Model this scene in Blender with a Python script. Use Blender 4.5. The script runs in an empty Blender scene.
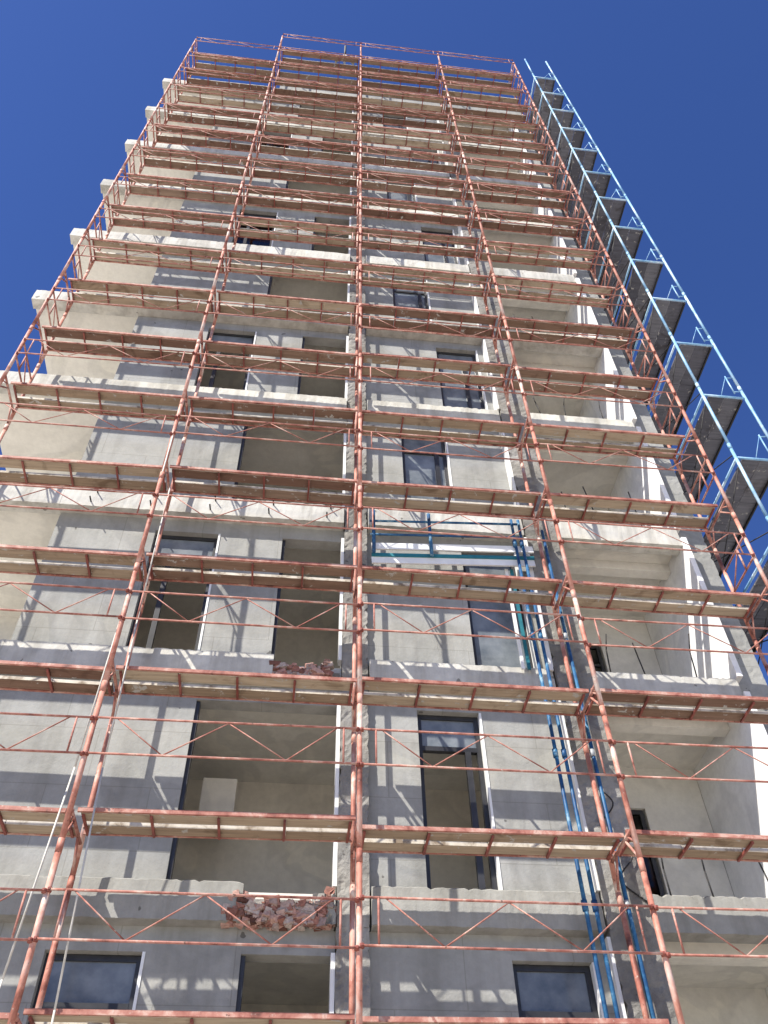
import bpy, math, random
from mathutils import Vector, Matrix
random.seed(7)
SC = bpy.context.scene
COL = SC.collection

# ------------------------------------------------------------------ mesh helpers
class MB:
    """collects boxes and tubes, builds ONE mesh"""
    def __init__(s):
        s.v = []; s.f = []; s.smooth = []; s.mi = []
    def face(s, idx, sm=False, mi=0):
        s.f.append(idx); s.smooth.append(sm); s.mi.append(mi)
    def box(s, x0, x1, y0, y1, z0, z1, mi=0):
        b = len(s.v)
        s.v += [(x0,y0,z0),(x1,y0,z0),(x1,y1,z0),(x0,y1,z0),(x0,y0,z1),(x1,y0,z1),(x1,y1,z1),(x0,y1,z1)]
        for q in ((0,3,2,1),(4,5,6,7),(0,1,5,4),(1,2,6,5),(2,3,7,6),(3,0,4,7)):
            s.face([b+i for i in q], False, mi)
        return s
    def tube(s, p, q, r, n=8, r2=None, caps=True):
        p = Vector(p); q = Vector(q); d = (q-p).normalized()
        a = Vector((0,0,1)) if abs(d.z) < .9 else Vector((1,0,0))
        e1 = d.cross(a).normalized(); e2 = d.cross(e1)
        b = len(s.v); r2 = r if r2 is None else r2
        for c, rr in ((p, r), (q, r2)):
            for i in range(n):
                t = 2*math.pi*i/n
                s.v.append(tuple(c + e1*(rr*math.cos(t)) + e2*(rr*math.sin(t))))
        for i in range(n):
            j = (i+1) % n
            s.face([b+i, b+n+i, b+n+j, b+j], True)
        if caps:
            s.face([b+i for i in range(n)]); s.face([b+n+i for i in reversed(range(n))])
        return s
    def path(s, pts, r, n=8):
        for a, b in zip(pts[:-1], pts[1:]):
            s.tube(a, b, r, n)
        return s
    def bar(s, p, q, w, h):
        """rectangular bar from p to q; w across, h up"""
        p = Vector(p); q = Vector(q); d = (q-p).normalized()
        a = Vector((0,0,1)) if abs(d.z) < .9 else Vector((0,1,0))
        e1 = d.cross(a).normalized()*w/2; e2 = e1.cross(d).normalized()*h/2
        b = len(s.v)
        for c in (p, q):
            for u, v in ((-1,-1),(1,-1),(1,1),(-1,1)):
                s.v.append(tuple(c + e1*u + e2*v))
        for qd in ((0,1,2,3),(7,6,5,4),(0,4,5,1),(1,5,6,2),(2,6,7,3),(3,7,4,0)):
            s.face([b+i for i in qd])
        return s
    def mesh(s, name, mats, bevel=0.0):
        me = bpy.data.meshes.new(name)
        me.from_pydata(s.v, [], s.f)
        for m in (mats if isinstance(mats, (list, tuple)) else [mats]):
            me.materials.append(m)
        me.polygons.foreach_set('use_smooth', s.smooth)
        me.polygons.foreach_set('material_index', s.mi)
        me.update()
        import bmesh
        bm = bmesh.new(); bm.from_mesh(me)
        bmesh.ops.recalc_face_normals(bm, faces=bm.faces)
        bm.to_mesh(me); bm.free()
        return me

def link(name, me, parent=None, loc=(0,0,0), rot=None):
    o = bpy.data.objects.new(name, me); COL.objects.link(o)
    o.location = loc
    if rot: o.rotation_euler = rot
    if parent is not None: o.parent = parent
    return o
def tag(o, label, cat, group=None):
    o['label'] = label; o['category'] = cat
    if group: o['group'] = group
    return o
def thing(name, label, cat, loc=(0,0,0), group=None, rot=None):
    o = link(name, None, None, loc, rot); o.empty_display_size = .2
    return tag(o, label, cat, group)
def structure(o):
    o['kind'] = 'structure'; return o
def copy_tree(src, parent=None):
    c = src.copy(); COL.objects.link(c)
    if parent is not None: c.parent = parent
    for ch in list(src.children):
        copy_tree(ch, c)
    return c

# ------------------------------------------------------------------ materials
def newmat(name):
    m = bpy.data.materials.new(name); m.use_nodes = True
    nt = m.node_tree; b = nt.nodes['Principled BSDF']
    return m, nt, b
def ramp(nt, fac, stops):
    r = nt.nodes.new('ShaderNodeValToRGB'); nt.links.new(fac, r.inputs[0])
    cr = r.color_ramp
    while len(cr.elements) < len(stops): cr.elements.new(.5)
    for e, (p, c) in zip(cr.elements, stops):
        e.position = p; e.color = (*c, 1)
    return r.outputs[0]
def noise(nt, scale, detail=4, rough=.55, vec=None, dist=0):
    n = nt.nodes.new('ShaderNodeTexNoise'); n.inputs['Scale'].default_value = scale
    n.inputs['Detail'].default_value = detail; n.inputs['Roughness'].default_value = rough
    n.inputs['Distortion'].default_value = dist
    if vec is not None: nt.links.new(vec, n.inputs['Vector'])
    return n.outputs['Fac']
def world_pos(nt, sc=(1,1,1)):
    g = nt.nodes.new('ShaderNodeNewGeometry')
    mp = nt.nodes.new('ShaderNodeMapping'); mp.inputs['Scale'].default_value = sc
    nt.links.new(g.outputs['Position'], mp.inputs['Vector'])
    return mp.outputs['Vector']
def mix(nt, a, b, fac, mode='MIX'):
    m = nt.nodes.new('ShaderNodeMix'); m.data_type = 'RGBA'; m.blend_type = mode
    for s, v in ((m.inputs[0], fac), (m.inputs[6], a), (m.inputs[7], b)):
        if hasattr(v, 'is_linked'): nt.links.new(v, s)
        elif isinstance(v, (int, float)): s.default_value = v
        else: s.default_value = (*v, 1)
    return m.outputs[2]
def bump(nt, b, h, strength=.3, dist=.02):
    n = nt.nodes.new('ShaderNodeBump'); n.inputs['Strength'].default_value = strength
    n.inputs['Distance'].default_value = dist
    nt.links.new(h, n.inputs['Height']); nt.links.new(n.outputs[0], b.inputs['Normal'])

def concrete(name, lo, mid, hi, rough=.9, patch=None, streak=.35, bstr=.35, scale=.9, joints=False):
    m, nt, b = newmat(name)
    p = world_pos(nt)
    base = ramp(nt, noise(nt, scale, 8, .62, p, .3), [(.28, lo), (.5, mid), (.72, hi)])
    fine = ramp(nt, noise(nt, 9, 5, .7, p), [(.3, (.80,.80,.80)), (.62, (1.06,1.06,1.06))])
    c = mix(nt, base, fine, .45, 'MULTIPLY')
    blot = ramp(nt, noise(nt, .55, 2, .5, p, 1.6), [(.50, (1,1,1)), (.54, (.86,.86,.87)), (.62, (.90,.90,.89)), (.64, (1.04,1.03,1.0))])
    c = mix(nt, c, blot, .75, 'MULTIPLY')
    sp = ramp(nt, noise(nt, 5.5, 2, .5, p), [(.255, (.30,.29,.28)), (.275, (1,1,1))])
    if bstr > .3: c = mix(nt, c, sp, .8, 'MULTIPLY')
    if joints:
        bt = nt.nodes.new('ShaderNodeTexBrick'); bt.offset = .37
        bt.inputs['Scale'].default_value = 1; bt.inputs['Brick Width'].default_value = 1.27; bt.inputs['Row Height'].default_value = .83
        bt.inputs['Mortar Size'].default_value = .008; bt.inputs['Mortar Smooth'].default_value = .6
        bt.inputs['Color1'].default_value = (1,1,1,1); bt.inputs['Color2'].default_value = (.93,.935,.94,1); bt.inputs['Mortar'].default_value = (.72,.71,.69,1)
        sx = nt.nodes.new('ShaderNodeSeparateXYZ'); cx = nt.nodes.new('ShaderNodeCombineXYZ')
        nt.links.new(p, sx.inputs[0]); nt.links.new(sx.outputs[0], cx.inputs[0]); nt.links.new(sx.outputs[2], cx.inputs[1])
        nt.links.new(cx.outputs[0], bt.inputs['Vector'])
        c = mix(nt, c, bt.outputs['Color'], .8, 'MULTIPLY')
    ps = world_pos(nt, (3.2, 3.2, .22))
    st = ramp(nt, noise(nt, 1.3, 5, .6, ps), [(.35, (.62,.60,.57)), (.55, (1,1,1))])
    c = mix(nt, c, st, streak, 'MULTIPLY')
    if patch:
        pf = ramp(nt, noise(nt, 1.7, 3, .5, p, 1.2), [(.60, (0,0,0)), (.64, (1,1,1))])
        c = mix(nt, c, patch, pf)
    nt.links.new(c, b.inputs['Base Color'])
    b.inputs['Roughness'].default_value = rough
    b.inputs['Specular IOR Level'].default_value = .25
    bump(nt, b, noise(nt, 22, 6, .7, p), bstr, .02)
    return m

M_WALL  = concrete('grey_render', (.245,.245,.228), (.31,.309,.291), (.355,.353,.333), patch=None, joints=True)
M_WALL2 = concrete('rough_render', (.15,.145,.13), (.27,.26,.24), (.42,.405,.375), patch=(.16,.15,.14), streak=.6, bstr=.9)
M_BAND  = concrete('band_render', (.22,.218,.20), (.28,.277,.258), (.33,.325,.302), streak=.5)
M_WHITE = concrete('whitewashed_band', (.38,.372,.34), (.50,.49,.447), (.60,.59,.54), streak=.65)
M_PAINT = concrete('white_wall_paint', (.72,.72,.70), (.79,.79,.78), (.83,.83,.82), streak=.1, bstr=.1)
M_SOFF  = concrete('soffit_plaster', (.60,.575,.515), (.66,.635,.57), (.71,.685,.62), streak=.0, bstr=.2)
M_ROOM  = concrete('room_plaster', (.66,.615,.53), (.71,.665,.575), (.75,.70,.61), streak=.1, bstr=.1)
m, nt, b = newmat('brick_rubble'); M_RUBBLE = m
gg = nt.nodes.new('ShaderNodeNewGeometry')
cc = ramp(nt, gg.outputs['Random Per Island'], [(0,(.10,.05,.04)), (.18,(.30,.14,.11)), (.4,(.46,.26,.215)), (.6,(.52,.35,.30)), (.72,(.36,.30,.27)), (.86,(.52,.44,.40)), (1,(.22,.11,.085))])
cc = mix(nt, cc, ramp(nt, noise(nt, 30, 4, .7, world_pos(nt)), [(.3,(.6,.58,.56)), (.65,(1.1,1.1,1.1))]), .8, 'MULTIPLY')
nt.links.new(cc, b.inputs['Base Color']); b.inputs['Roughness'].default_value = .95; b.inputs['Specular IOR Level'].default_value = .1
bump(nt, b, noise(nt, 40, 5, .7, world_pos(nt)), .8, .02)
M_BRICK = concrete('broken_brick', (.22,.11,.09), (.50,.31,.26), (.68,.55,.50), streak=.0, bstr=1, scale=7)

def paint(name, stops, scale=2.2, rough=.55, zs=1.0, spec=.4, wear=False):
    m, nt, b = newmat(name)
    oi = nt.nodes.new('ShaderNodeObjectInfo')
    p = world_pos(nt, (1, 1, zs))
    add = nt.nodes.new('ShaderNodeVectorMath'); add.operation = 'ADD'
    sc = nt.nodes.new('ShaderNodeVectorMath'); sc.operation = 'SCALE'; sc.inputs['Scale'].default_value = 9
    comb = nt.nodes.new('ShaderNodeCombineXYZ')
    nt.links.new(oi.outputs['Random'], comb.inputs[0]); nt.links.new(oi.outputs['Random'], comb.inputs[2])
    nt.links.new(comb.outputs[0], sc.inputs[0]); nt.links.new(p, add.inputs[0]); nt.links.new(sc.outputs[0], add.inputs[1])
    c = ramp(nt, noise(nt, scale, 5, .65, add.outputs[0], .4), stops)
    if wear:
        w1 = ramp(nt, noise(nt, 26, 4, .7, add.outputs[0]), [(.63, (0,0,0)), (.72, (1,1,1))])
        c = mix(nt, c, (.46,.40,.34), w1)
        w2 = ramp(nt, noise(nt, 15, 4, .7, add.outputs[0]), [(.30, (1,1,1)), (.37, (0,0,0))])
        c = mix(nt, c, (.055,.03,.022), w2)
    nt.links.new(c, b.inputs['Base Color'])
    b.inputs['Roughness'].default_value = rough; b.inputs['Specular IOR Level'].default_value = spec
    return m
M_POLE = paint('worn_red_tube_paint', [(.30,(.12,.045,.035)), (.40,(.32,.115,.08)), (.50,(.45,.20,.145)), (.58,(.52,.31,.25)), (.66,(.55,.46,.40)), (.74,(.42,.17,.115))], 2.6, .6, .8, .3, True)
M_RED  = paint('red_rail_paint', [(.30,(.10,.038,.03)), (.42,(.27,.10,.075)), (.54,(.38,.175,.135)), (.64,(.48,.32,.26)), (.72,(.26,.10,.078))], 4.5, .65, 1, .3, True)
M_DKRED= paint('dark_red_steel', [(.3,(.11,.03,.025)), (.55,(.22,.06,.045)), (.8,(.30,.12,.09))], 3, .6)
M_BLUE = paint('blue_tube_paint', [(.30,(.010,.03,.08)), (.45,(.012,.065,.17)), (.58,(.03,.13,.25)), (.66,(.20,.32,.40)), (.74,(.015,.08,.18))], 4, .5, 1, .3)
M_PALEB= paint('pale_blue_steel', [(.30,(.10,.24,.42)), (.5,(.24,.42,.58)), (.68,(.55,.66,.72))], 2.0, .4)
M_TEAL = paint('teal_paint', [(.3,(.01,.10,.14)), (.7,(.03,.20,.23))], 3, .5)
M_DARK = paint('dark_window_frame', [(.3,(.018,.018,.02)), (.7,(.04,.04,.042))], 3, .4)
M_BLACK= paint('black_cable', [(.3,(.012,.011,.011)), (.7,(.03,.028,.028))], 3, .7)
M_PVC  = paint('white_plastic_and_lit_reveal', [(.3,(.66,.66,.64)), (.7,(.78,.78,.76))], 3, .35)  # boards and profiles; also the strips that paint sunlit reveals
M_ROPE = paint('rope_fibre', [(.3,(.42,.40,.35)), (.7,(.62,.60,.55))], 8, .9)
M_STEEL= paint('galvanised_steel', [(.3,(.22,.24,.25)), (.7,(.38,.40,.41))], 6, .5)

def plank_mat(name, tones, rough=.85):
    m, nt, b = newmat(name)
    oi = nt.nodes.new('ShaderNodeObjectInfo')
    tc = nt.nodes.new('ShaderNodeTexCoord')
    mp = nt.nodes.new('ShaderNodeMapping'); mp.inputs['Scale'].default_value = (.8, 14, 14)
    nt.links.new(tc.outputs['Object'], mp.inputs['Vector'])
    sh = nt.nodes.new('ShaderNodeVectorMath'); sh.operation = 'ADD'
    comb = nt.nodes.new('ShaderNodeCombineXYZ')
    mul = nt.nodes.new('ShaderNodeMath'); mul.operation = 'MULTIPLY'; mul.inputs[1].default_value = 40
    nt.links.new(oi.outputs['Random'], mul.inputs[0]); nt.links.new(mul.outputs[0], comb.inputs[0])
    nt.links.new(mp.outputs[0], sh.inputs[0]); nt.links.new(comb.outputs[0], sh.inputs[1])
    g = ramp(nt, noise(nt, 1.6, 6, .65, sh.outputs[0], .5), [(.3, (.62,.60,.58)), (.65, (1.12,1.1,1.08))])
    base = ramp(nt, oi.outputs['Random'], [(0, tones[0]), (.5, tones[1]), (1, tones[2])])
    c = mix(nt, base, g, .85, 'MULTIPLY')
    st = ramp(nt, noise(nt, 2.3, 4, .6, world_pos(nt), .8), [(.56, (1,1,1)), (.68, (.55,.50,.46))])
    c = mix(nt, c, st, .8, 'MULTIPLY')
    ms = ramp(nt, noise(nt, 6.5, 4, .65, world_pos(nt), .4), [(.62, (0,0,0)), (.67, (1,1,1))])
    c = mix(nt, c, (.36,.345,.32), ms)
    nt.links.new(c, b.inputs['Base Color']); b.inputs['Roughness'].default_value = rough
    b.inputs['Specular IOR Level'].default_value = .2
    return m
M_PLANK = plank_mat('weathered_plank', [(.25,.185,.13), (.33,.26,.19), (.42,.35,.265)])
M_PLANKR= plank_mat('reddish_plywood', [(.155,.092,.068), (.20,.13,.095), (.25,.18,.135)])
M_PLANKG= plank_mat('dark_grey_plywood', [(.08,.082,.10), (.11,.112,.135), (.15,.153,.175)])

m, nt, b = newmat('window_glass'); M_GLASS = m
tb = nt.nodes.new('ShaderNodeBsdfTransparent'); tb.inputs[0].default_value = (.78,.80,.78,1)
gb = nt.nodes.new('ShaderNodeBsdfGlossy'); gb.inputs['Roughness'].default_value = .04
fr = nt.nodes.new('ShaderNodeFresnel'); fr.inputs[0].default_value = 1.33
mx = nt.nodes.new('ShaderNodeMixShader')
nt.links.new(fr.outputs[0], mx.inputs[0]); nt.links.new(tb.outputs[0], mx.inputs[1]); nt.links.new(gb.outputs[0], mx.inputs[2])
nt.links.new(mx.outputs[0], nt.nodes['Material Output'].inputs[0])
m, nt, b = newmat('dusty_glass'); M_GLASS2 = m
nt.links.new(ramp(nt, noise(nt, 3, 5, .6, world_pos(nt)), [(.3,(.085,.10,.115)), (.7,(.20,.22,.235))]), b.inputs['Base Color'])
b.inputs['Roughness'].default_value = .22; b.inputs['Specular IOR Level'].default_value = .6

m, nt, b = newmat('dry_earth'); M_GROUND = m
nt.links.new(ramp(nt, noise(nt, .35, 8, .65, world_pos(nt)), [(.3,(.48,.45,.39)), (.5,(.55,.515,.455)), (.7,(.61,.575,.515))]), b.inputs['Base Color'])
b.inputs['Roughness'].default_value = .95
bump(nt, b, noise(nt, 4, 6, .7, world_pos(nt)), .5, .05)

# ------------------------------------------------------------------ ground
g = MB(); g.v = [(-600,-600,0),(600,-600,0),(600,600,0),(-600,600,0)]; g.face([0,1,2,3])
structure(link('ground', g.mesh('ground', M_GROUND)))

# ------------------------------------------------------------------ layout (metres; X along the facade, Y into it)
FH = 3.33; Z0 = 6.24                      # top of band n = Z0 + FH*n
def top(n): return Z0 + FH*n
YW, YB = 10.0, 9.80                        # wall face, band face
WT = .22
XL, XW0, XB0, XR = -6.4, -4.1, 4.34, 7.15  # balcony end, wall start, right balcony start, building end
XC0, XC1 = .62, 1.0                        # middle column
NTOP = 9
YBACK = 22.0
BAY, X3 = 3.075, .775
SX = [X3 + BAY*i for i in (-2,-1,0,1,2)]
YO, YI = 8.70, 9.53
DY0, DY1 = 8.95, 9.45
ZD = lambda k: 4.53 + 2*k

# ------------------------------------------------------------------ the building
B = thing('apartment_building', 'tall grey concrete tower under renovation standing behind the red scaffolding', 'building', (0,0,0))

def patternA(n): return n % 2 == 0
def wall_boxes(n):
    """wall panels of the storey above band n"""
    z0, z1 = top(n), top(n+1)-.46
    hd = z0 + 2.6
    w = MB()
    def panel(a, b_): w.box(a, b_, YW, YW+WT, z0-.0, z1)
    def head(a, b_): w.box(a, b_, YW+.002, YW+WT, hd, z1)
    if patternA(n):
        panel(XW0, -1.36); head(-1.36, XC0); panel(XC1, 1.70); head(1.70, 2.59); panel(2.59, 3.74)
    else:
        panel(XW0, -2.50); head(-2.50, -1.46); panel(-1.46, -.41); head(-.41, XC0); panel(XC1, 2.62); head(2.62, 3.55); panel(3.55, 3.74)
    return w
def rough_column(x0, x1, y0, z0, z1, seed, amp=.025):
    rnd = random.Random(seed)
    nx, nz = 8, max(6, int((z1-z0)/.06))
    mb = MB()
    for iz in range(nz+1):
        for ix in range(nx+1):
            x = x0 + (x1-x0)*ix/nx; z = z0 + (z1-z0)*iz/nz
            y = y0 + (rnd.random()**4)*amp*1.3
            if ix in (0, nx): x += (1 if ix == 0 else -1)*(rnd.random()**7)*.035
            mb.v.append((x, y, z))
    W = nx+1
    for iz in range(nz):
        for ix in range(nx):
            a = iz*W+ix; mb.face([a, a+1, a+W+1, a+W])
    # sides to the wall behind
    for ix in (0, nx):
        b0 = len(mb.v)
        for iz in range(nz+1):
            mb.v.append((mb.v[iz*W+ix][0], YW+WT, mb.v[iz*W+ix][2]))
        for iz in range(nz):
            mb.face([iz*W+ix, (iz+1)*W+ix, b0+iz+1, b0+iz])
    return mb

def band_mesh(n, x0, x1, y0, y1, z0, z1, seed, mat, amp=.006, chip=.0):
    """a cast band: subdivided front and top edge with slight waviness and chips"""
    rnd = random.Random(seed)
    nx = max(8, int((x1-x0)/.05)); mb = MB()
    ring = []
    for i in range(nx+1):
        x = x0 + (x1-x0)*i/nx
        d = rnd.uniform(-amp, amp); c = chip*(rnd.random()**14); e = rnd.uniform(-amp, amp)
        prof = [(x, y1, z0), (x, y0+.0+abs(d)*.3, z0+e*.8), (x, y0+d*.5, z0+(z1-z0)*.5), (x, y0+.012+abs(e)*.4, z1-.02-c+d), (x, y0+.04+c, z1+d*.6-c*.6), (x, y1, z1)]
        ring.append(len(mb.v)); mb.v += prof
    m_ = 6
    for i in range(nx):
        a, b_ = ring[i], ring[i+1]
        for j in range(m_):
            k = (j+1) % m_
            mb.face([a+j, a+k, b_+k, b_+j])
    mb.face([ring[0]+j for j in range(m_)]); mb.face([ring[-1]+j for j in reversed(range(m_))])
    return mb.mesh('slab_band', mat)

for n in range(-1, NTOP+1):
    zt, zb = top(n), top(n)-.46
    bm_ = M_BAND if n < 1 else M_WHITE
    if n < 1: bm_ = M_BAND
    # front band in pieces (left balcony, walls, right balcony); n = 0 leaves the broken gap
    segs = [(XL, XW0), (XW0+.004, XC0-.02), (XC1+.02, 3.72), (4.36, 6.555)]
    if n == 0: segs[1] = (XW0+.004, -.45)
    if n == 1: segs[1] = (XW0+.004, -.36)
    for i, (a, b_) in enumerate(segs):
        o = link('slab_band', band_mesh(n, a, b_, YB, YW+.05, zb, zt, n*10+i, bm_, chip=.03), B)
    # walls
    if n < NTOP:
        link('wall', wall_boxes(n).mesh('wall', M_WALL), B)
        # rough columns
        link('column', rough_column(XC0, XC1, YW-.12, zt-.46 if n > -1 else 0, top(n+1)-.46, n*7+1, .014).mesh('column', M_WALL2), B)
        link('column', rough_column(3.745, 4.335, YB-.02, zt-.46 if n > -1 else 0, top(n+1)-.46, n*7+2, .012).mesh('column', M_WALL2), B)
        # right end pier with white inner face
        link('pier', rough_column(6.655, XR, YB+.20, zt-.46, top(n+1)-.46, n*7+3, .005).mesh('pier', M_WALL), B)
    # floor slab (also the ceiling of the storey below)
    sl = MB(); sl.box(XW0, XR-.003, YW+.06, YBACK, zt-.28, zt-.02)
    link('floor_slab', sl.mesh('floor_slab', M_SOFF if True else M_ROOM), B)
    if n in (0, 1):
        w = MB(); w.box(XL+.01, XW0-.003, 12.9, 13.05, zt-.02, zt+FH-.3); link('balcony_back_wall', w.mesh('balcony_back_wall', M_SOFF), B)
    if n >= 0:
        bs = MB(); bs.box(XL+.003, XW0-.003, YW+.056, 12.9, zt-.30, zt-.02)
        link('balcony_slab', bs.mesh('balcony_slab', M_SOFF), B)
# ground storey wall
w = MB(); w.box(XW0, 3.74, YW, YW+WT, 0, top(-1)-.46); w.box(4.34, 6.65, YW, YW+WT, 0, top(-1)-.46)
link('wall', w.mesh('wall', M_WALL), B)
ZR = top(NTOP)
# side, back and inner walls
w = MB(); w.box(XW0, XW0+.2, YW+WT+.002, YBACK, 0, ZR-.29); w.box(XR-.2, XR, YW+WT+.30, YBACK, 0, ZR-.29); w.box(XW0+.2, XR-.2, YBACK-.2, YBACK-.01, 0, ZR-.29)
link('outer_wall', w.mesh('outer_wall', M_WALL), B)
w = MB()
for a in (4.10,): w.box(a, a+.14, YW+WT+.002, 12.8, 2.9, ZR-.29)
w.box(XW0+.2, 4.10, 12.8, 12.95, 2.9, ZR-.29)
w.box(XW0+.21, XW0+.24, YW+WT+.01, 12.79, 2.9, ZR-.29)
link('room_wall', w.mesh('room_wall', M_ROOM), B)
# right balcony: back wall with door openings, white side wall, dropped beam
for n in range(-1, NTOP):
    z0, z1 = top(n)-.02, top(n+1)-.28
    w = MB(); w.box(4.242, 4.75, 11.9, 12.05, z0, z1); w.box(5.55, 6.555, 11.9, 12.05, z0, z1); w.box(4.75, 5.55, 11.9, 12.05, z0+2.35, z1)
    link('balcony_back_wall', w.mesh('balcony_back_wall', M_SOFF), B)
    f = MB(); f.box(4.78, 4.84, 11.94, 12.0, z0, z0+2.34); f.box(5.46, 5.52, 11.94, 12.0, z0, z0+2.34); f.box(4.84, 5.46, 11.94, 12.0, z0+2.27, z0+2.34); f.box(4.84, 5.46, 11.95, 11.99, z0+1.85, z0+1.9)
    do = link('balcony_door', f.mesh('balcony_door', M_DARK), B)
    p = MB(); p.box(4.84, 5.46, 11.965, 11.975, z0, z0+2.27); link('pane', p.mesh('pane', M_GLASS), do)
    w = MB(); w.box(6.56, 6.652, YB-.04, 11.898, z0+.02, z1-.003); link('white_side_wall', w.mesh('white_side_wall', M_PAINT), B)
    w = MB(); w.box(4.25, 6.555, 10.45, 10.65, z1-.20, z1-.002); link('ceiling_beam', w.mesh('ceiling_beam', M_SOFF), B)
    # rebar stubs that stick up from the balcony edge
    if n < 5:
        for x in (4.62, 5.15, 5.95):
            r_ = MB(); h = random.uniform(.5, 1.0); dx = random.uniform(-.12, .12)
            r_.path([(x, 9.83, top(n)-.03), (x+dx*.4, 9.84, top(n)+h*.6), (x+dx, 9.80, top(n)+h)], .011, 5)
            link('rebar', r_.mesh('rebar', M_BLACK), B)
# parapet on the roof
w = MB(); w.box(-2.2, XR-.005, YB+.05, YB+.25, ZR+.002, ZR+1.3)
link('parapet', w.mesh('parapet', M_WALL), B)
w = MB(); w.box(XW0, XR-.01, YW+.06, YBACK, ZR-.018, ZR+.10)
link('roof', w.mesh('roof', M_WALL), B)

# windows
def window(x0, x1, z0, z1, glass, transom=.78, mull=None, sash=True, y=YW+.10, lower=True):
    f = MB(); t = .065
    f.box(x0, x0+t, y, y+.07, z0, z1); f.box(x1-t, x1, y, y+.07, z0, z1)
    f.box(x0+t, x1-t, y+.002, y+.068, z1-t, z1); f.box(x0+t, x1-t, y+.002, y+.068, z0, z0+t)
    zt = z0 + (z1-z0)*transom
    f.box(x0+t, x1-t, y-.004, y+.066, zt-.035, zt+.035)
    wn = bpy.data.objects.new('window', f.mesh('window', M_DARK)); COL.objects.link(wn); wn.parent = B
    p = MB(); p.box(x0+t, x1-t, y+.03, y+.042, zt+.035, z1-t); link('pane', p.mesh('pane', M_GLASS2), wn)
    if lower:
        p = MB(); p.box(x0+t, x1-t, y+.03, y+.042, z0+t, zt-.035); link('pane', p.mesh('pane', glass), wn)
    if sash:
        s_ = MB(); xm = x0 + (x1-x0)*(mull or .74)
        s_.box(xm-.04, xm+.04, y-.012, y+.06, z0+t, zt-.035)
        link('sash', s_.mesh('sash', M_DARK), wn)
    # white jamb strip, painting in the sunlit right reveal
    j = MB(); j.box(x1-.004, x1+.028, YW-.012, YW+.09, z0, z1); link('jamb', j.mesh('jamb', M_PVC), wn)
    return wn
for n in range(-1, NTOP):
    z0 = top(n); z1 = z0 + 2.6
    if patternA(n):
        window(1.70, 2.585, z0+.01, z1-.005, M_GLASS2, .79, .78, lower=n > 1)
    else:
        window(-2.50, -1.465, z0+.01, z1-.005, M_GLASS, .80, .30, lower=n not in (1, 3))
        window(2.62, 3.545, z0+.01, z1-.005, M_GLASS2 if n > 0 else M_GLASS, .80, .66, n != 1)
    # trims of the wide openings: dark joint on the left, white strip painting in sunlight on the right reveal
    a = -1.36 if patternA(n) else -.41
    t = MB(); t.box(a-.002, a+.05, YW+.04, YW+.16, z0+.01, z1-.004); link('opening_joint', t.mesh('opening_joint', M_DARK), B)
    t = MB(); t.box(XC0-.05, XC0-.002, YW-.10, YW+.04, z0+.01, z1-.004); link('opening_jamb', t.mesh('opening_jamb', M_PVC), B)
    t = MB(); t.box(3.70, 3.743, YB-.01, YW-.002, z0+.005, z1+.2); link('sunlit_column_face', t.mesh('sunlit_column_face', M_PVC), B)  # white strip paints the sunlight on the column's left face

# broken band: brick rubble in the gap
def rubble(x0, x1, z0, z1, y, seed, count):
    rnd = random.Random(seed); mb = MB()
    for i in range(count):
        x = rnd.uniform(x0, x1); u = (x-x0)/(x1-x0)
        zmax = z1 - .14*math.sin(math.pi*u)**.7 - .10*abs(math.sin(u*11+seed)) - rnd.random()*.08
        z = rnd.uniform(z0, zmax); s_ = rnd.uniform(.018, .055)
        yy = y + rnd.uniform(.0, .16)
        vs = []
        brick = i % 9 == 0
        rz, ry = (rnd.uniform(-.5,.5), rnd.uniform(-.35,.35)) if brick else (0, 0)
        for q in range(8):
            d = Vector((1 if q & 1 else -1, 1 if q & 2 else -1, 1 if q & 4 else -1))
            d = Vector((d.x*rnd.uniform(.5,1.5), d.y*rnd.uniform(.5,1.2), d.z*rnd.uniform(.35,.95)))*s_
            if brick:
                d = Vector((.085 if q & 1 else -.085, .045 if q & 2 else -.045, .035 if q & 4 else -.035)) + Vector((rnd.uniform(-.008,.008), rnd.uniform(-.008,.008), rnd.uniform(-.008,.008)))
                d.rotate(Matrix.Rotation(ry, 3, 'Y')); d.rotate(Matrix.Rotation(rz, 3, 'Z'))
            else:
                d.rotate(Matrix.Rotation(rnd.uniform(-.5,.5), 3, 'Y')); d.rotate(Matrix.Rotation(rnd.uniform(-.4,.4), 3, 'Z'))
            vs.append((x+d.x, yy+d.y, z+d.z))
        b0 = len(mb.v); mb.v += vs
        for q in ((0,1,3,2),(4,6,7,5),(0,4,5,1),(2,3,7,6),(0,2,6,4),(1,5,7,3)): mb.face([b0+i_ for i_ in q])
    return mb
zt = top(0)
o = link('broken_masonry', rubble(-.62, .56, zt-.45, zt+.0, YB+.02, 5, 620).mesh('broken_masonry', M_RUBBLE), B)
o['label'] = 'crumbled band edge with exposed reddish brick rubble'
bk = MB(); bk.box(-.46, XC0-.02, YW-.04, YW+.05, zt-.46, zt-.14); link('band_core', bk.mesh('band_core', M_WALL2), B)
# jagged remaining stub at the right of the gap
st = rough_column(.34, XC0-.01, YB+.01, zt-.46, zt-.12, 91, .04); link('band_stub', st.mesh('band_stub', M_BAND), B)
zt = top(1)
o = link('broken_masonry', rubble(-.42, .42, zt-.42, zt+.02, YB+.04, 8, 330).mesh('broken_masonry', M_RUBBLE), B)
bk = MB(); bk.box(-.36, XC0-.02, YW-.03, YW+.05, zt-.46, zt-.18); link('band_core', bk.mesh('band_core', M_WALL2), B)
w = MB(); w.box(-1.27, -.78, 11.5, 11.9, top(0)+1.65, top(0)+2.31); link('room_pier', w.mesh('room_pier', M_ROOM), B)
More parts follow.
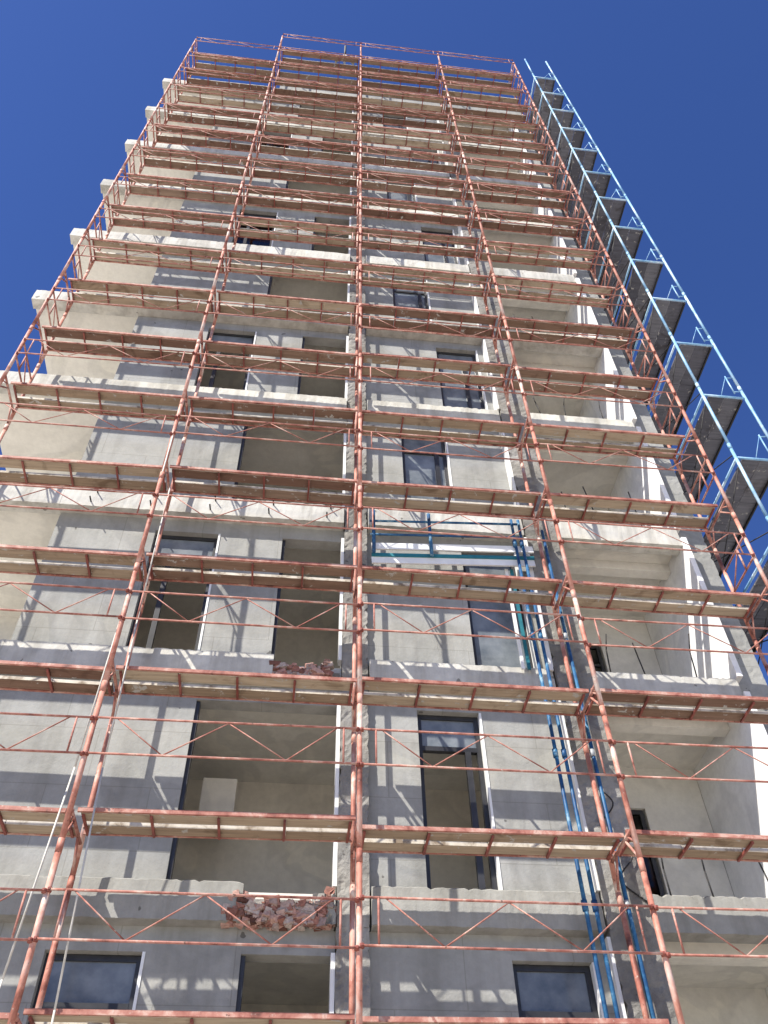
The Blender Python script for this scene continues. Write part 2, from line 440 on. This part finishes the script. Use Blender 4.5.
# anchor pins left in the white band
for i in range(6):
    for dz in (.33, .10):
        x = -3.55 + .98*i + (.0 if dz > .2 else -.06)
        if x > .4: continue
        mb = MB(); mb.tube((x, YB+.01, top(2)-.46+dz), (x-.01, YB-.11, top(2)-.46+dz+.015), .013, 6)
        link('anchor_pin', mb.mesh('anchor_pin', M_BLACK), B)
# ------------------------------------------------------------------ scaffolding: upright frames
ROW = ['lowest', 'second lowest', 'third lowest', 'fourth lowest', 'fifth lowest', 'sixth lowest', 'seventh lowest', 'eighth lowest', 'ninth lowest',
       'ninth from the top', 'eighth from the top', 'seventh from the top', 'sixth from the top', 'fifth from the top', 'fourth from the top', 'third from the top', 'second from the top', 'topmost']
BAYN = ['in the leftmost bay', 'in the bay left of the centre pole', 'in the bay right of the centre pole', 'in the rightmost bay']
POLN = ['leftmost red scaffold upright standing beside the open corner balconies',
        'red scaffold upright with ropes beside it, second from the left',
        'central red scaffold upright running straight up the middle of the facade',
        'orange red scaffold upright in front of the blue tubes, fourth from the left',
        'rightmost red scaffold upright at the corner of the tower']
KTOP = 17
def upright_tube(y, z1, seed):
    rnd = random.Random(seed); mb = MB(); z = 0.06
    while z < z1-.01:
        zn = min(z+2.0, z1); mb.tube((0,y,z), (0,y,zn), .032, 10)
        mb.tube((0,y,zn-.12), (0,y,min(zn+.03, z1)), .0355, 10)
        z = zn
    mb.box(-.09, .09, y-.09, y+.09, 0, .012); mb.tube((0,y,.012), (0,y,.2), .02, 8)
    return mb
me_out = upright_tube(YO, 39.35, 1).mesh('pole', M_POLE)
me_outs = upright_tube(YO, 37.4, 1).mesh('pole', M_POLE)
me_in = upright_tube(YI, 38.95, 2).mesh('pole', M_POLE)
me_ins = upright_tube(YI, 37.0, 2).mesh('pole', M_POLE)
tr = MB(); tr.tube((0,YO+.03,0), (0,YI-.03,0), .022, 8)
tr.tube((0,YO+.02,-.34), (0,DY0+.02,-.03), .016, 6); tr.tube((0,YI-.02,-.34), (0,YI-.2,-.02), .016, 6)
tr.tube((0,YO+.02,-.16), (0,YO+.18,-.02), .013, 6)
me_tr = tr.mesh('transom', M_RED)
eg = MB()
for z in (.55, 1.02): eg.tube((0,YO+.03,z), (0,YI-.03,z), .018, 6)
eg.tube((0,YO+.30,.55), (0,YO+.30,1.02), .016, 6); eg.tube((0,YO+.30,1.0), (0,YI-.05,.57), .012, 5)
me_eg = eg.mesh('end_guard', M_RED)
for i, x in enumerate(SX):
    t = thing('scaffold_upright', POLN[i], 'scaffold frame', (x,0,0), 'red scaffold uprights along the facade')
    link('pole', me_outs if i == 0 else me_out, t); link('pole', me_ins if i == 0 else me_in, t)
    for k in range(-2, KTOP+1 - (1 if i == 0 else 0)):
        link('transom', me_tr, t, (0,0,ZD(k)-.075))
        if i in (0, 4) and k >= 0: link('end_guard', me_eg, t, (0,0,ZD(k)))
# ------------------------------------------------------------------ scaffold decks and guard rails
L = BAY - .10
def plank_mesh(y0, y1, mat, seed):
    rnd = random.Random(seed); mb = MB(); nseg = 4
    for s_ in range(nseg):
        a = -L/2 + L*s_/nseg + .004; b_ = -L/2 + L*(s_+1)/nseg - .004
        dz = rnd.uniform(-.004,.004)
        ya = y0+rnd.uniform(0,.010)
        mb.box(a, b_, ya, y1-rnd.uniform(0,.012), -.024+dz, .03+dz)
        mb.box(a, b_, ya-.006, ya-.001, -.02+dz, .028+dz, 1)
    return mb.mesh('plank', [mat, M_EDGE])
PM = []
M_EDGE = paint('pale_sunlit_edge', [(.35,(.22,.17,.12)), (.5,(.50,.45,.37)), (.7,(.62,.58,.50))], 5, .8)  # paler than the planks: sunlight on their front edges put into the colour
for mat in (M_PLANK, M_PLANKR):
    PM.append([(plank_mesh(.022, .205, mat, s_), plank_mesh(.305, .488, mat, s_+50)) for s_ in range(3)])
sr = MB(); sr.box(-L/2-.03, L/2+.03, -.016, .016, -.024, .022); me_sr = sr.mesh('side_rail', M_RED)
cb = MB(); cb.box(-.014, .014, .03, .48, -.058, -.03); me_cb = cb.mesh('cross_bar', M_DKRED)
gr = MB(); gr.tube((-L/2-.02,0,0), (L/2+.02,0,0), .0135, 8); me_gr = gr.mesh('rail', M_RED)
br = MB(); xs = [-L/2+.22, -L/4+.05, 0, L/4-.05, L/2-.22]
for j in range(4): br.tube((xs[j],.004, .23 if j % 2 == 0 else -.23), (xs[j+1],.004, -.23 if j % 2 == 0 else .23), .008, 6)
me_br = br.mesh('zigzag_brace', M_RED)
po = MB(); po.tube((0,0,-.235), (0,0,.235), .012, 8); me_po = po.mesh('end_post', M_RED)
cp = MB(); cp.tube((0,0,-.022), (0,0,.022), .024, 8); cp.box(-.010,.010,-.04,-.015,-.010,.010); me_cp = cp.mesh('coupler', M_DKRED)
for bay in range(4):
    xc = (SX[bay]+SX[bay+1])/2
    for k in range(0, KTOP+1 - (1 if bay == 0 else 0)):
        rnd = random.Random(bay*100+k)
        kind = 0 if rnd.random() < (.85 if k < 6 else .35 if k < 10 else .2) else 1
        tone = ['light brown', 'reddish brown'][kind]
        kk = k if bay > 0 or k < 9 else k+1
        row = ROW[kk]
        tilt = rnd.uniform(-.014, .014); dz = rnd.uniform(-.045, .045)
        d = thing('scaffold_deck', f'plank scaffold deck, {row} {BAYN[bay]}', 'scaffold deck', (xc, DY0, ZD(k)+dz), 'plank decks laid on the red scaffolding', (rnd.uniform(-.015,.015), tilt, 0))
        a, b_ = PM[kind][rnd.randrange(3)]; a2, b2 = PM[kind][rnd.randrange(3)]
        link('plank', a, d); link('plank', b2, d)
        link('side_rail', me_sr, d); link('side_rail', me_sr, d, (0, .51, 0))
        for j in range(5): link('cross_bar', me_cb, d, (-L/2 + .03 + (L-.06)*j/4, 0, 0))
        g = thing('guard_rail', f'zigzag guard rail, {row} {BAYN[bay]}', 'guard rail', (xc, YO-.045, ZD(k)+.78+rnd.uniform(-.03,.03)), 'red guard rails above the scaffold decks', (0, rnd.uniform(-.006,.006), 0))
        link('rail', me_gr, g, (0,0,.235)); link('rail', me_gr, g, (0,0,-.235)); link('zigzag_brace', me_br, g)
        for s_ in (-1, 1):
            link('end_post', me_po, g, (s_*(L/2-.14), 0, 0))
            for z in (.235, -.235): link('coupler', me_cp, g, (s_*(L/2+.025), .012, z))
# ------------------------------------------------------------------ side scaffolding, blue
XB1, XB2 = 7.52, 8.40
def side_pole(x, y, z1):
    mb = MB(); z = .05
    while z < z1-.01:
        zn = min(z+2, z1); mb.tube((x,y,z), (x,y,zn), .029, 10); mb.tube((x,y,zn-.12), (x,y,min(zn+.03,z1)), .034, 10); z = zn
    return mb
SZ = lambda j: 5.73 + 2*j
for i, (y, lab) in enumerate(((8.72, 'pale blue scaffold upright nearest the front at the right corner'), (11.80, 'pale blue scaffold upright further back along the side of the tower'))):
    t = thing('scaffold_upright', lab, 'scaffold frame', (0,0,0), 'pale blue scaffold uprights at the side')
    for x in (XB1, XB2): link('pole', side_pole(x, y, 40.2).mesh('pole', M_PALEB), t)
    for j in range(0, 17):
        mb = MB(); mb.tube((XB1+.03,y,SZ(j)-.05), (XB2-.03,y,SZ(j)-.05), .024, 8); mb.tube((XB2-.17,y,SZ(j)+.10), (XB2-.17,y,SZ(j)+.72), .015, 6)
        for dz in (.16, .66): mb.tube((XB2-.17,y,SZ(j)+dz), (XB2-.02,y,SZ(j)+dz+.03), .011, 6)
        mb.tube((XB2-.17,y,SZ(j)+.70), (XB2-.48,y,SZ(j)), .007, 5)
        link('transom', mb.mesh('transom', M_PALEB), t)
    if i == 0:
        for j in range(0, 16):
            for (a, b_) in (((XB1+.03, 8.76, SZ(j)+.1), (XB1+.03, 11.76, SZ(j+1)-.15)), ((XB1+.05, 11.76, SZ(j)+.1), (XB1+.05, 8.76, SZ(j+1)-.15))):
                mb = MB(); mb.tube(a, b_, .011, 6); link('cross_brace', mb.mesh('cross_brace', M_BLACK), t)
SP = []
for s_ in range(2):
    q = []
    for (a, b_) in ((.13,.452),(.466,.79)):
        mb = MB(); rnd = random.Random(s_*7+int(a*100))
        for e in range(3):
            mb.box(a, b_, .03+e*1.0, 1.02+e*1.0, -.025+rnd.uniform(-.004,.004), .012)
        q.append(mb.mesh('plank', M_PLANKG))
    SP.append(q)
mb = MB(); mb.tube((0,0,0), (0,3.05,0), .024, 8); me_led = mb.mesh('ledger', M_PALEB)
mb = MB(); mb.box(.79, .82, .03, 3.03, -.07, .03); me_edge = mb.mesh('edge_beam', M_BLACK)
for j in range(0, 17):
    jj = j
    lab = f'dark grey scaffold deck along the tower side, {ROW[j] if j < 9 else ROW[j+1]}'
    d = thing('scaffold_deck', lab, 'scaffold deck', (XB1+.02, 8.74, SZ(j)), 'dark decks of the side scaffolding', (random.uniform(-.006,.006), 0, 0))
    link('plank', SP[j % 2][0], d); link('plank', SP[(j+1) % 2][1], d)
    link('ledger', me_led, d, (.01, 0, -.03)); link('edge_beam', me_edge, d)
# ------------------------------------------------------------------ blue pipes and frame in front of the right windows
t = thing('blue_scaffold', 'blue tubular frame with tall double posts standing before the right hand windows', 'scaffold frame', (0,0,0))
YBF = 9.58
for x in (3.44, 3.56):
    mb = MB(); mb.tube((x,YBF,0.02), (x+.01,YBF,12.55), .025, 10)
    for z in range(1, 7): mb.tube((x,YBF,z*2-.1), (x,YBF,z*2+.02), .038, 8)
    link('post', mb.mesh('post', M_BLUE), t)
for z in (12.45, 12.12):
    mb = MB(); mb.tube((1.02,YBF,z-.16), (3.56,YBF,z), .02, 8); link('rail', mb.mesh('rail', M_BLUE), t)
for x in (1.08, 2.02): 
    mb = MB(); mb.tube((x,YBF,11.55), (x,YBF,12.55), .03, 8); link('post', mb.mesh('post', M_BLUE), t)
t = thing('blue_post', 'lone blue upright tube beside the orange red pole at the right balconies', 'post', (0,0,0))
mb = MB(); mb.tube((3.93,YI+.03,.02), (3.95,YI+.03,12.3), .027, 10); link('tube', mb.mesh('tube', M_BLUE), t)
mb = MB()
for z in (2,4,6,8,10): mb.tube((3.935,YI+.03,z-.08), (3.935,YI+.03,z+.02), .036, 8)
link('collar', mb.mesh('collar', M_STEEL), t)
# pale boards stacked along the frame
for k, (zz, mat, lab) in enumerate(((11.88, M_PVC, 'long white board lying along the blue frame, upper one'), (11.70, M_TEAL, 'long teal board lying along the blue frame'), (11.60, M_PVC, 'long white board lying along the blue frame, lower one'))):
    mb = MB(); mb.bar((1.05, YBF+.06+.02*k, zz-.14), (3.75, YBF+.06+.02*k, zz+.02), .03, .14 if mat is M_PVC else .07)
    tag(link('board', mb.mesh('board', mat)), lab, 'board', 'boards lying along the blue frame')
for k, (x, mat, lab) in enumerate(((3.26, M_PVC, 'white plastic profile leaning upright beside the window, left one'), (3.35, M_TEAL, 'teal profile leaning upright among white ones beside the window'), (3.66, M_PVC, 'wide white plastic profile leaning upright beside the window, right one'))):
    mb = MB(); mb.bar((x, YB-.06, 9.46), (x+.02, YB-.01, 11.55), .05 if k < 2 else .10, .03)
    tag(link('profile', mb.mesh('profile', mat)), lab, 'window profile', 'profiles leaning beside the window')
# ------------------------------------------------------------------ ropes
def rope(name, pts, r, lab):
    mb = MB(); mb.path(pts, r, 6); tag(link(name, mb.mesh(name, M_ROPE)), lab, 'rope', 'ropes hanging on the scaffolding')
rope('rope', [(-2.29,8.66,13.0), (-2.32,8.72,9.5), (-2.42,8.88,7.03), (-2.54,8.9,4.8), (-2.7,8.9,2.4), (-2.9,8.9,.02)], .011, 'slack pale rope trailing to the left of the second red pole')
rope('rope', [(-2.18,8.9,12.0), (-2.16,8.9,9.4), (-2.12,8.9,7.05), (-2.0,8.9,4.55), (-1.9,8.88,2), (-1.88,8.85,.02)], .011, 'straight pale rope hanging to the right of the second red pole')
mb = MB()
pts = [(3.98+.13*math.sin(a*1.3)+.02*a, YB-.05-.02*math.cos(a), 7.55-.14*a) for a in [q*.25 for q in range(44)]]
mb.path(pts, .010, 5); tag(link('cable', mb.mesh('cable', M_BLACK)), 'curly black cable hanging on the rough pier behind the blue tubes', 'cable')
# ------------------------------------------------------------------ mast on the top deck
t = thing('lifting_mast', 'small dark mast with splayed pale legs standing on the topmost deck', 'mast', (.18, 9.2, ZD(17)+.03))
mb = MB(); mb.tube((0,0,.9), (0,0,2.5), .045, 8); link('post', mb.mesh('post', M_BLACK), t)
for a in ((-.34,0), (.34,0), (0,.2)):
    mb = MB(); mb.tube((0,0,1.1), (a[0],a[1],0), .05, 8); link('leg', mb.mesh('leg', M_STEEL), t)
# ------------------------------------------------------------------ camera, sky, sun
r = Vector((0.99391394,-0.10839489,-0.01963741)); u = Vector((-0.06832886,-0.74645093,0.66192309)); f = Vector((0.08640744,0.65655278,0.74931448))
cam = bpy.data.cameras.new('camera'); co = bpy.data.objects.new('camera', cam); COL.objects.link(co)
Mx = Matrix(((r.x,u.x,-f.x),(r.y,u.y,-f.y),(r.z,u.z,-f.z))).to_4x4(); Mx.translation = Vector((0,0,1.6))
co.matrix_world = Mx
cam.sensor_fit = 'VERTICAL'; cam.sensor_height = 24; cam.sensor_width = 18; cam.lens = 862.23/1024*24
cam.clip_start = .1; cam.clip_end = 2000
SC.camera = co
D = Vector((1.08, 1.0, -1.70)).normalized()          # the way the sunlight travels
sun = bpy.data.lights.new('sun', 'SUN'); so = bpy.data.objects.new('sun', sun); COL.objects.link(so)
so.rotation_euler = D.to_track_quat('-Z', 'Y').to_euler(); so.location = (-20,-20,40)
sun.energy = 4.6; sun.angle = math.radians(.53); sun.color = (1, .95, .86)
wd = bpy.data.worlds.new('World'); SC.world = wd; wd.use_nodes = True
nt = wd.node_tree; sky = nt.nodes.new('ShaderNodeTexSky'); sky.sky_type = 'NISHITA'; sky.sun_disc = False
S = -D
sky.sun_elevation = math.asin(S.z); sky.sun_rotation = math.atan2(S.x, S.y)
sky.air_density = 1.0; sky.dust_density = .6; sky.ozone_density = 6.0; sky.altitude = 1500
bgn = nt.nodes['Background']
hs = nt.nodes.new('ShaderNodeHueSaturation'); hs.inputs['Saturation'].default_value = 1.14; hs.inputs['Value'].default_value = .88; hs.inputs['Hue'].default_value = .515
nt.links.new(sky.outputs[0], hs.inputs['Color']); nt.links.new(hs.outputs[0], bgn.inputs[0]); bgn.inputs[1].default_value = .10
SC.view_settings.view_transform = 'Standard'; SC.view_settings.look = 'None'
SC.view_settings.exposure = 1.0; SC.view_settings.gamma = 1
SC.render.engine = 'CYCLES'
SC.cycles.max_bounces = 8; SC.cycles.diffuse_bounces = 4
